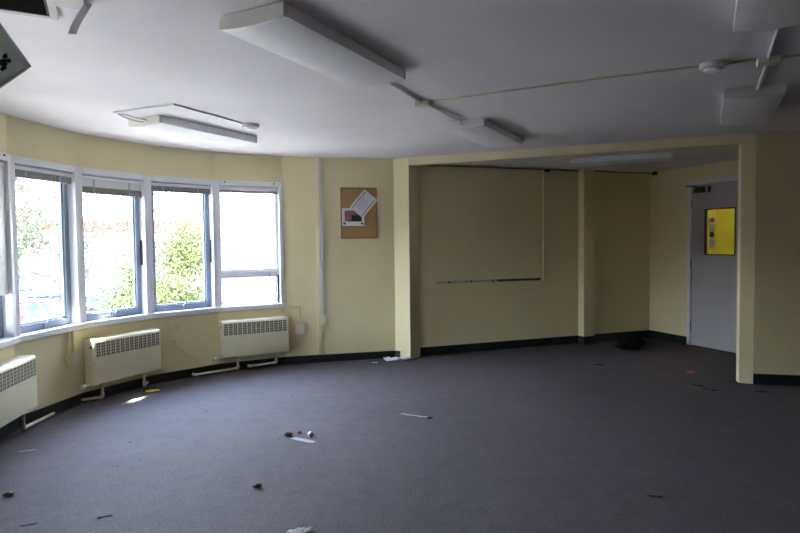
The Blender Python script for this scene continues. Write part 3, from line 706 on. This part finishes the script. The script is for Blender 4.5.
# door
drz = atan2(ADIR.y, ADIR.x)
dr = thing('door_1', 'pale grey door with a glazed panel in the alcove', 'door', (*alc(S0), 0), drz, kind='structure')
DW = S1 - S0
fr = MB(); fr.box(0, 0.048, -0.02, 0.11, 0, ZD); fr.box(DW - 0.048, DW, -0.02, 0.11, 0, ZD); fr.box(0.048, DW - 0.048, -0.02, 0.11, 2.066, ZD)
fr.build('door_frame', 'white', dr, bevel=0.004)
L0, L1, LZ = 0.053, DW - 0.053, 2.06
GX0, GX1, GZ0, GZ1 = L0 + 0.205, L0 + 0.635, 1.175, 1.74
lf_ = MB(); lf_.box(L0, GX0, 0.0, 0.044, 0.008, LZ); lf_.box(GX1, L1, 0.0, 0.044, 0.008, LZ); lf_.box(GX0, GX1, 0.0, 0.044, 0.008, GZ0); lf_.box(GX0, GX1, 0.0, 0.044, GZ1, LZ)
leaf_o = lf_.build('door_leaf', 'door', dr)
ring(MB(), GX0 - 0.006, GX1 + 0.006, GZ0 - 0.006, GZ1 + 0.006, -0.005, 0.02, 0.014, 0.014, 0.014, 0.014).build('glazing_bead', 'closer', dr)
MB().box(GX0 + .002, GX1 - .002, 0.02, 0.026, GZ0 + .002, GZ1 - .002).build('door_pane', 'glass', dr)
for zc in (0.25, 1.05, 1.82): MB().tube([(L0 - 0.004, -0.008, zc - 0.05), (L0 - 0.004, -0.008, zc + 0.05)], 0.009).build('hinge', 'steel', dr, smooth=True)
c_ = MB().box(L0 + 0.07, L0 + 0.29, -0.055, 0.0, 1.955, 2.025).build('door_closer', 'closer', dr, bevel=0.005)
MB().box(L0 + 0.262, L0 + 0.282, -0.06, -0.054, 1.96, 2.02).build('closer_cap', 'white', c_)
MB().tube([(L0 + 0.12, -0.05, 2.036), (L0 + 0.01, -0.11, 2.045), (L0 + 0.0, -0.02, 2.05)], 0.008, fillet=0.01).build('closer_arm', 'closer', c_)
stx = GX0 + 0.085
MB().lathe([(0.045, 0), (0.045, 0.001)], 24).xf(Matrix.Translation((stx, 0.0195, 1.600)) @ Matrix.Rotation(R(90), 4, 'X') @ Matrix.Diagonal((1.15, 0.8, 1, 1))).build('notice_sticker', 'paper', dr)
MB().lathe([(0.026, 0), (0.026, 0.001)], 24).xf(Matrix.Translation((stx + 0.008, 0.0182, 1.600)) @ Matrix.Rotation(R(90), 4, 'X')).build('notice_sticker', 'pink', dr)
MB().box(stx - 0.042, stx + 0.042, 0.0185, 0.0195, 1.475, 1.55).build('notice_sticker', 'paper', dr)
MB().lathe([(0.040, 0), (0.040, 0.001)], 24).xf(Matrix.Translation((stx, 0.0195, 1.425)) @ Matrix.Rotation(R(90), 4, 'X')).build('notice_sticker', 'green', dr)
MB().box(stx - 0.042, stx + 0.042, 0.0185, 0.0195, 1.26, 1.375).build('notice_sticker', 'paper', dr)
for zc in (1.30, 1.335): MB().box(stx - 0.032, stx + 0.032, 0.0178, 0.0185, zc - 0.006, zc + 0.006).build('text_line', 'ink_grey', dr)
MB().tube([(L1 - 0.05, -0.0, 1.0), (L1 - 0.05, -0.045, 1.0), (L1 - 0.13, -0.045, 1.0)], 0.010, fillet=0.012).build('door_handle', 'steel', dr, smooth=True)
# corridor behind the door
cw_ = MB()
lbox(cw_, -0.35, -0.23, 0.12, 1.6, -0.05, WTOP); lbox(cw_, -0.35, 2.7, 1.5, 1.62, -0.05, WTOP); lbox(cw_, 2.6, 2.72, 0.12, 1.6, -0.05, WTOP); lbox(cw_, -0.35, -0.0, 0.06, 0.12, -0.05, WTOP)
struct(cw_.build('wall_corridor', 'yellow_wall'), 'bright yellow corridor walls seen through the door pane', 'wall')
cf = MB(); lbox(cf, -0.35, 2.72, 0.10, 1.62, -0.1, 0.0); struct(cf.build('floor_corridor', 'carpet'), 'corridor floor behind the door', 'floor')
cc = MB(); lbox(cc, -0.35, 2.72, 0.10, 1.62, CH, CH + 0.05); struct(cc.build('ceiling_corridor', 'ceiling'), 'corridor ceiling behind the door', 'ceiling')
CORR = 5.0
lp = alc(0.9, 0.75)
g_ = thing('globe_lamp', 'round ceiling lamp in the corridor behind the door', 'lamp', (*lp, CH))
MB().lathe([(0.06, -0.02), (0.07, 0.0)]).build('lamp_base', 'plastic', g_)
MB().lathe([(0.02, -0.17), (0.07, -0.15), (0.095, -0.10), (0.08, -0.05), (0.05, -0.02)]).build('lamp_globe', emit_mat('lamp_globe_glow', (1, 0.93, 0.8), CORR), g_, smooth=True)

# ------------------------------------------------------------------ litter on the carpet
def crumple(name, loc, w, d, h, seed, m, label, cat, rz=0.0, n=12):
    rnd = random.Random(seed); off = Vector((rnd.random() * 50, rnd.random() * 50, 0)); mb = MB(); top = []
    for j in range(n + 1):
        for i in range(n + 1):
            u, v = i / n - 0.5, j / n - 0.5
            p = off + Vector((u * 4, v * 4, 0)); e = noise.noise(p * 1.0) + 0.5 * noise.noise(p * 2.3)
            jx, jy = 0.12 * noise.noise(p + Vector((9, 0, 0))), 0.12 * noise.noise(p + Vector((0, 9, 0)))
            top.append(Vector(((u + jx) * w, (v + jy) * d, max(0.0015, h * (0.45 + 0.8 * e)))))
    N = (n + 1) ** 2; low = [p - Vector((0, 0, 0.0012)) for p in top]; fs = []
    idx = lambda i, j: j * (n + 1) + i
    for j in range(n):
        for i in range(n):
            q = (idx(i, j), idx(i + 1, j), idx(i + 1, j + 1), idx(i, j + 1)); fs.append(q); fs.append(tuple(N + k for k in reversed(q)))
    rim = [idx(i, 0) for i in range(n)] + [idx(n, j) for j in range(n)] + [idx(i, n) for i in range(n, 0, -1)] + [idx(0, j) for j in range(n, 0, -1)]
    for a_, b__ in zip(rim, rim[1:] + rim[:1]): fs.append((b__, a_, N + a_, N + b__))
    o = mb.add(top + low, fs).build(name, m); at(o, loc, rz); return tag(o, label, cat)
def lump(name, loc, w, d, h, seed, m, label, cat, rz=0.0, sub=3, rough=0.35):
    bm = bmesh.new(); bmesh.ops.create_icosphere(bm, subdivisions=sub, radius=1); off = Vector((seed * 3.1, seed * 1.7, 0)); mb = MB()
    for v in bm.verts:
        e = 1 + rough * noise.noise(v.co * 1.7 + off) + rough * 0.6 * noise.noise(v.co * 4.1 + off)
        p = v.co * e; v.co = Vector((p.x * w / 2, p.y * d / 2, max(0.0, (p.z * 0.5 + 0.42) * h)))
    bm.verts.index_update()
    mb.add([v.co.copy() for v in bm.verts], [tuple(v.index for v in f.verts) for f in bm.faces]); bm.free()
    o = mb.build(name, m, smooth=False); at(o, loc, rz); return tag(o, label, cat)
def strip(name, p0, p1, w, m, label, cat, h=0.004):
    a_, b__ = Vector(p0), Vector(p1); c = (a_ + b__) / 2; L_ = (b__ - a_).length; mb = MB(); n = 8; v = []
    for i in range(n + 1):
        x = (i / n - 0.5) * L_; ww = w / 2 * (1 if 0 < i < n else 0.8); z = 0.0012 + h * (0.5 + 0.5 * sin(i * 1.9))
        v += [(x, -ww, z), (x, ww, z * 0.7 + 0.0006), (x, ww, z * 0.7 - 0.0002), (x, -ww, z - 0.0009)]
    f = []
    for i in range(n):
        for k in range(4): f.append((i * 4 + k, i * 4 + (k + 1) % 4, i * 4 + 4 + (k + 1) % 4, i * 4 + 4 + k))
    f += [(0, 1, 2, 3), (n * 4 + 3, n * 4 + 2, n * 4 + 1, n * 4)]
    o = mb.add(v, f).build(name, m); at(o, (c.x, c.y, 0), atan2(b__.y - a_.y, b__.x - a_.x)); return tag(o, label, cat)
lump('fabric_bundle', (2.87, 7.46, 0), 0.36, 0.24, 0.17, 2, 'bag', 'crumpled black cloth lying on the alcove floor', 'cloth', 0.2, rough=0.5)
crumple('crumpled_paper', (-0.05, 6.91, 0), 0.30, 0.12, 0.05, 4, 'paper', 'crumpled white paper at the foot of the left pillar', 'paper', 0.0)
crumple('paper_scrap', (-0.30, 6.80, 0), 0.06, 0.03, 0.012, 9, 'paper', 'tiny white scrap near the pinboard baseboard', 'paper', n=5)
crumple('orange_scrap', (0.536, 7.06, 0), 0.10, 0.05, 0.012, 5, 'orange', 'orange scrap on the floor just inside the alcove', 'scrap', n=6)
crumple('yellow_wrapper', (-2.33, 5.58, 0), 0.12, 0.06, 0.02, 6, 'yellow', 'yellow wrapper under the right end of the middle radiator', 'wrapper', 0.4, n=7)
strip('twig', (-2.46, 5.55), (-2.34, 5.68), 0.03, 'stick', 'dark stick beside the yellow wrapper', 'stick', 0.01)
strip('paper_strip', (-0.005, 4.748), (0.20, 4.645), 0.022, 'scrap', 'white paper strip alone in the middle of the carpet', 'paper')
lump('debris_lump', (0.215, 4.625, 0), 0.04, 0.03, 0.015, 8, 'brown', 'brown crumb at the end of the lone paper strip', 'debris', sub=2)
lump('debris_lump', (-0.81, 4.23, 0), 0.06, 0.045, 0.035, 3, 'brown', 'brown lump left of the flat white strip', 'debris', sub=2)
lump('debris_lump', (-0.74, 4.285, 0), 0.022, 0.02, 0.02, 5, 'brown', 'smallest crumb among the litter around the flat white strip', 'debris', sub=2)
pc = thing('bottle_cap', 'small white and dark cap lying right of the brown lump', 'cap', (-0.655, 4.225, 0), 0.5)
MB().lathe([(0.017, 0.0), (0.017, 0.03)], 16).xf(Matrix.Translation((0, 0, 0.017)) @ Matrix.Rotation(R(90), 4, 'X')).build('cap_shell', 'paper', pc, smooth=True)
MB().lathe([(0.014, 0.0), (0.014, 0.003)], 16).xf(Matrix.Translation((0.0, 0.002, 0.017)) @ Matrix.Rotation(R(90), 4, 'X')).build('cap_liner', 'ink_dark', pc)
strip('paper_strip', (-0.775, 4.185), (-0.605, 4.085), 0.045, 'scrap', 'flat white strip between the brown lump and the cap', 'paper', 0.002)
lump('debris_lump', (-0.822, 3.335, 0), 0.055, 0.035, 0.028, 6, 'brown', 'lone brown lump on the open carpet before the camera', 'debris', 0.4, sub=2)
lump('debris_lump', (-2.165, 3.25, 0), 0.065, 0.04, 0.03, 7, 'brown', 'brown lump at the left picture edge', 'debris', -0.3, sub=2)
crumple('torn_paper', (-0.485, 2.80, 0), 0.12, 0.05, 0.02, 11, 'paper', 'torn white paper at the bottom edge of the picture', 'paper', 0.3, n=8)
crumple('red_scrap', (2.972, 6.10, 0), 0.07, 0.05, 0.03, 12, 'red', 'small red scrap on the carpet left of the right post', 'scrap', n=6)
strip('dark_scrap', (2.74, 5.60), (2.82, 5.51), 0.05, 'stick', 'dark scrap in front of the red scrap', 'scrap', 0.008)
strip('dark_scrap', (2.77, 5.45), (2.85, 5.35), 0.04, 'stick', 'dark scrap left of the right post foot', 'scrap', 0.008)
strip('dark_scrap', (3.17, 5.32), (3.26, 5.30), 0.04, 'stick', 'dark scrap below the right wall baseboard', 'scrap', 0.008)
strip('dark_scrap', (2.13, 6.55), (2.22, 6.54), 0.06, 'stick', 'dark scrap on the carpet in front of the black cloth', 'scrap', 0.006)
strip('twig', (1.315, 3.16), (1.39, 3.14), 0.014, 'stick', 'brown twig on the lower right carpet', 'stick', 0.006)
strip('paper_strip', (-2.57, 3.96), (-2.47, 4.0), 0.012, 'scrap', 'white sliver on the carpet in front of the leftmost radiator', 'paper')
strip('twig', (-1.88, 2.89), (-1.81, 2.92), 0.012, 'stick', 'dark splinter near the bottom left corner', 'stick', 0.004)
strip('twig', (-1.54, 2.97), (-1.48, 3.0), 0.014, 'stick', 'dark splinter right of the bottom left corner splinter', 'stick', 0.004)
rnd = random.Random(5)
cr_ = MB()
for i in range(34):
    x, y = rnd.uniform(-2.0, 1.6), rnd.uniform(2.85, 5.6)
    if (x + 0.43) ** 2 + (y - 4.48) ** 2 > 2.2 ** 2 and y > 4: continue
    r_ = rnd.uniform(0.002, 0.006); cr_.add([(x + r_ * sx_, y + r_ * sy_, z_) for z_ in (0.0005, r_) for sx_, sy_ in ((-1, -.6), (.8, -1), (1, .7), (-.5, 1))],
        [(3, 2, 1, 0), (4, 5, 6, 7), (0, 1, 5, 4), (1, 2, 6, 5), (2, 3, 7, 6), (3, 0, 4, 7)])
tag(cr_.build('crumbs', 'brown'), 'dark crumbs strewn over the carpet', 'crumbs', kind='stuff')

# ------------------------------------------------------------------ outdoors
GZ = -2.6
struct(MB().box(-120, 80, -60, 140, GZ - 0.3, GZ).build('ground', 'ground'), 'sunlit tarmac car park outside the windows', 'ground')
struct(MB().prism(ccw([bay(a, 2.9) for a in [100 + 12 * k for k in range(11)]] + [bay(220 - 12 * k, 7.5) for k in range(11)]), GZ, GZ + 0.04).build('path', 'bounce_paving'), 'unseen path around the bay, added to tune bounced light', 'path')  # unseen ground strip, added to set the bounce light on the ceiling
def tree(loc, h, crown, leafm, nleaf, seed, label, lsize=0.07, spread=1.0, base=0.35):
    rnd = random.Random(seed); t = thing('tree', label, 'tree', loc, group='trees outside the windows')
    br = MB(); tips = []
    lean = Vector((rnd.uniform(-.08, .08), rnd.uniform(-.05, .05), 0))
    tr_ = [Vector((0, 0, 0)) + Vector((lean.x * z * h + 0.1 * sin(3 * z), lean.y * z * h, z * h)) for z in [i / 8 for i in range(8)]]
    br.tube(tr_, 0.1, 8, rfun=lambda q: 0.013 * h * (1 - 0.75 * q))
    for i in range(16):
        z = rnd.uniform(base, 0.9); k = int(z * 7); p = tr_[k].lerp(tr_[min(k + 1, 7)], z * 7 - k); a = rnd.uniform(0, 2 * pi)
        ln = crown * (1.1 - 0.6 * abs(z - 0.55)) * rnd.uniform(0.6, 1.0)
        e = p + Vector((cos(a) * ln, sin(a) * ln, ln * rnd.uniform(0.3, 0.9))); mid = (p + e) / 2 + Vector((0, 0, -0.12 * ln))
        br.tube([p, mid, e], 0.02, 6, rfun=lambda q: 0.0045 * h * (1 - 0.8 * q)); tips += [e, mid.lerp(e, 0.5), mid]
        for j in range(3):
            b0_ = mid.lerp(e, rnd.random()); e2 = b0_ + Vector((rnd.uniform(-1, 1), rnd.uniform(-1, 1), rnd.uniform(-.3, .9))) * ln * 0.45
            br.tube([b0_, e2], 0.01, 5, rfun=lambda q: 0.002 * h * (1 - 0.7 * q)); tips += [e2, (b0_ + e2) / 2]
    br.build('trunk', 'bark', t)
    lv = []; lfc = []
    for i in range(nleaf):
        c = rnd.choice(tips) + Vector((rnd.gauss(0, 1), rnd.gauss(0, 1), rnd.gauss(0, .8))) * crown * 0.16 * spread
        ax = Vector((rnd.gauss(0, 1), rnd.gauss(0, 1), rnd.gauss(0, 1))).normalized(); bx = ax.orthogonal().normalized() * lsize * rnd.uniform(.6, 1.2); ax = ax * lsize * rnd.uniform(.8, 1.5); k = len(lv)
        lv += [c - ax, c + bx * 0.5, c + ax, c - bx * 0.5]; lfc.append((k, k + 1, k + 2, k + 3))
    lm = MB(); lm.v = lv; lm.f = lfc; lm.build('foliage', leafm, t)
    return t
tree((-11.0, 19.5, GZ), 7.5, 2.2, 'leaf_pale', 9000, 1, 'thin pale tree seen through the window between the left radiators', 0.045, base=0.2)
tree((-7.6, 16.8, GZ), 7.0, 2.0, 'leaf_pale', 8000, 2, 'thin pale tree behind the shrub in the middle radiator window', 0.04, base=0.2)
tree((-5.15, 13.4, GZ), 5.2, 1.1, 'leaf_lime', 34000, 3, 'bushy lime green tree filling the fourth window', 0.03, 1.2, base=0.15)
tree((-17.6, 25.5, GZ), 8.5, 2.8, 'leaf_pale', 6000, 4, 'farther pale tree towards the left picture edge', 0.10)
sh = thing('shrub', 'rounded lime shrub at the foot of the middle radiator window', 'shrub', (-4.85, 10.2, GZ))
rnd = random.Random(11); st = MB(); tips = []
for i in range(40):
    a_ = rnd.uniform(0, 2 * pi); e = Vector((cos(a_) * rnd.uniform(.2, 1.1), sin(a_) * rnd.uniform(.2, .9), rnd.uniform(1.6, 3.1)))
    st.tube([(0.1 * cos(a_), 0.1 * sin(a_), 0), (e.x * .5, e.y * .5, e.z * .6), e], 0.015, 5); tips += [e, e * .8, e * .65]
st.build('stems', 'bark', sh)
lm = MB()
for i in range(20000):
    c = rnd.choice(tips) + Vector((rnd.gauss(0, .2), rnd.gauss(0, .2), rnd.gauss(0, .16)))
    ax = Vector((rnd.gauss(0, 1), rnd.gauss(0, 1), rnd.gauss(0, 1))).normalized(); bx = ax.orthogonal().normalized() * .015; ax = ax * .028; k = len(lm.v)
    lm.v += [c - ax, c + bx, c + ax, c - bx]; lm.f.append((k, k + 1, k + 2, k + 3))
lm.build('foliage', 'leaf_lime', sh)
# unseen evergreen, added left of the view to block sun from the leftmost windows
tr_e = tree((-5.0, 1.75, GZ), 9.2, 1.15, 'leaf_dark', 15000, 6, 'dense evergreen added left of the view to shade the windows', 0.15, 1.35, base=0.3)

# far building: white walls, red tiled roof
fb = thing('building', 'long white building with a red tiled roof across the car park', 'building', (-24, 47, GZ), R(8))
MB().box(-30, 26, 0, 9, 0, 5.0).build('walls', 'render', fb)
MB().extrude_x([(-0.8, 5.0), (9.8, 5.0), (4.5, 6.1)], -31, 27).build('roof', 'brickpink', fb)
for i in range(11):
    for z in (0.9, 3.1):
        wx = -27 + i * 5.0; wf_ = ring(MB(), wx, wx + 1.8, z, z + 1.3, -0.06, 0.05, 0.1, 0.1, 0.1, 0.1).build('window', 'white', fb)
        MB().box(wx + .1, wx + 1.7, -0.02, 0.0, z + .1, z + 1.2).build('pane', 'car_glass', wf_)
# brown brick block, added out of view to cut low western skylight
bb = thing('building', 'brown brick block added left of the view to cut low skylight', 'building', (-17, -26, GZ))
MB().box(-8, 0, 0, 35, 0, 5.6).build('walls', 'brick', bb)
MB().box(-8.2, 0.2, -0.2, 35.2, 5.6, 5.8).build('parapet', 'outwall', bb)
for i in range(8):
    for z in (0.9,):
        wf_ = MB().box(-0.02, 0.05, 1.5 + i * 4.2, 3.3 + i * 4.2, z, z + 1.5).build('window', 'car_glass', bb)
# white rendered wing close by on the right
wg = thing('building', 'white rendered wing filling the view of the transom window', 'building', (-6.35, 21.0, GZ), R(-6))
MB().box(0.0, 9.0, 0, 6, 0, 8.5).build('walls', 'render', wg)
MB().box(-0.15, 9.2, -0.2, 6.2, 8.5, 8.75).build('parapet', 'white', wg)
MB().box(1.3, 2.2, -0.04, 0.0, 3.35, 3.5).build('sill_band', 'white', wg)

def car(loc, rz, paint, label):
    c = thing('car', label, 'car', loc, rz, 'cars in the car park')
    body = [(-2.1, .28), (2.1, .28), (2.15, .6), (2.0, .78), (1.0, .92), (-1.9, .95), (-2.12, .75)]
    b = MB().extrude_x([(p[0], p[1]) for p in body], -0.85, 0.85); b.xf(Matrix(((0, 1, 0, 0), (1, 0, 0, 0), (0, 0, 1, 0), (0, 0, 0, 1)))); b.build('car_body', paint, c, bevel=0.06)
    cab = MB(); lo = [(-1.75, -.78), (1.0, -.78), (1.0, .78), (-1.75, .78)]; hi = [(-1.35, -.62), (0.25, -.62), (0.25, .62), (-1.35, .62)]
    cab.add([(p[0], p[1], .92) for p in lo] + [(p[0], p[1], 1.42) for p in hi], [(3, 2, 1, 0), (4, 5, 6, 7), (0, 1, 5, 4), (1, 2, 6, 5), (2, 3, 7, 6), (3, 0, 4, 7)]).build('car_windows', 'car_glass', c, bevel=0.04)
    MB().box(-1.38, 0.28, -.64, .64, 1.40, 1.47).build('car_roof', paint, c, bevel=0.03)
    for x in (-1.3, 1.35):
        for y in (-.8, .8):
            MB().lathe([(.30, -.1), (.32, -.05), (.32, .05), (.30, .1)], 20).xf(Matrix.Translation((x, y, .32)) @ Matrix.Rotation(R(90), 4, 'X')).build('wheel', 'tyre', c)
    return c
car((-16.6, 27.6, GZ), R(20), 'car_red', 'red car at the lower left of the second window')
car((-17.4, 30.6, GZ), R(20), 'car_navy', 'navy car behind the red car')
car((-12.6, 23.0, GZ), R(15), 'car_sky', 'pale blue car nearest the building')
car((-16.9, 36.5, GZ), R(12), 'car_blue', 'blue car far off behind the shrub window')
car((-22.0, 35.0, GZ), R(12), 'car_navy', 'navy car far left across the car park')
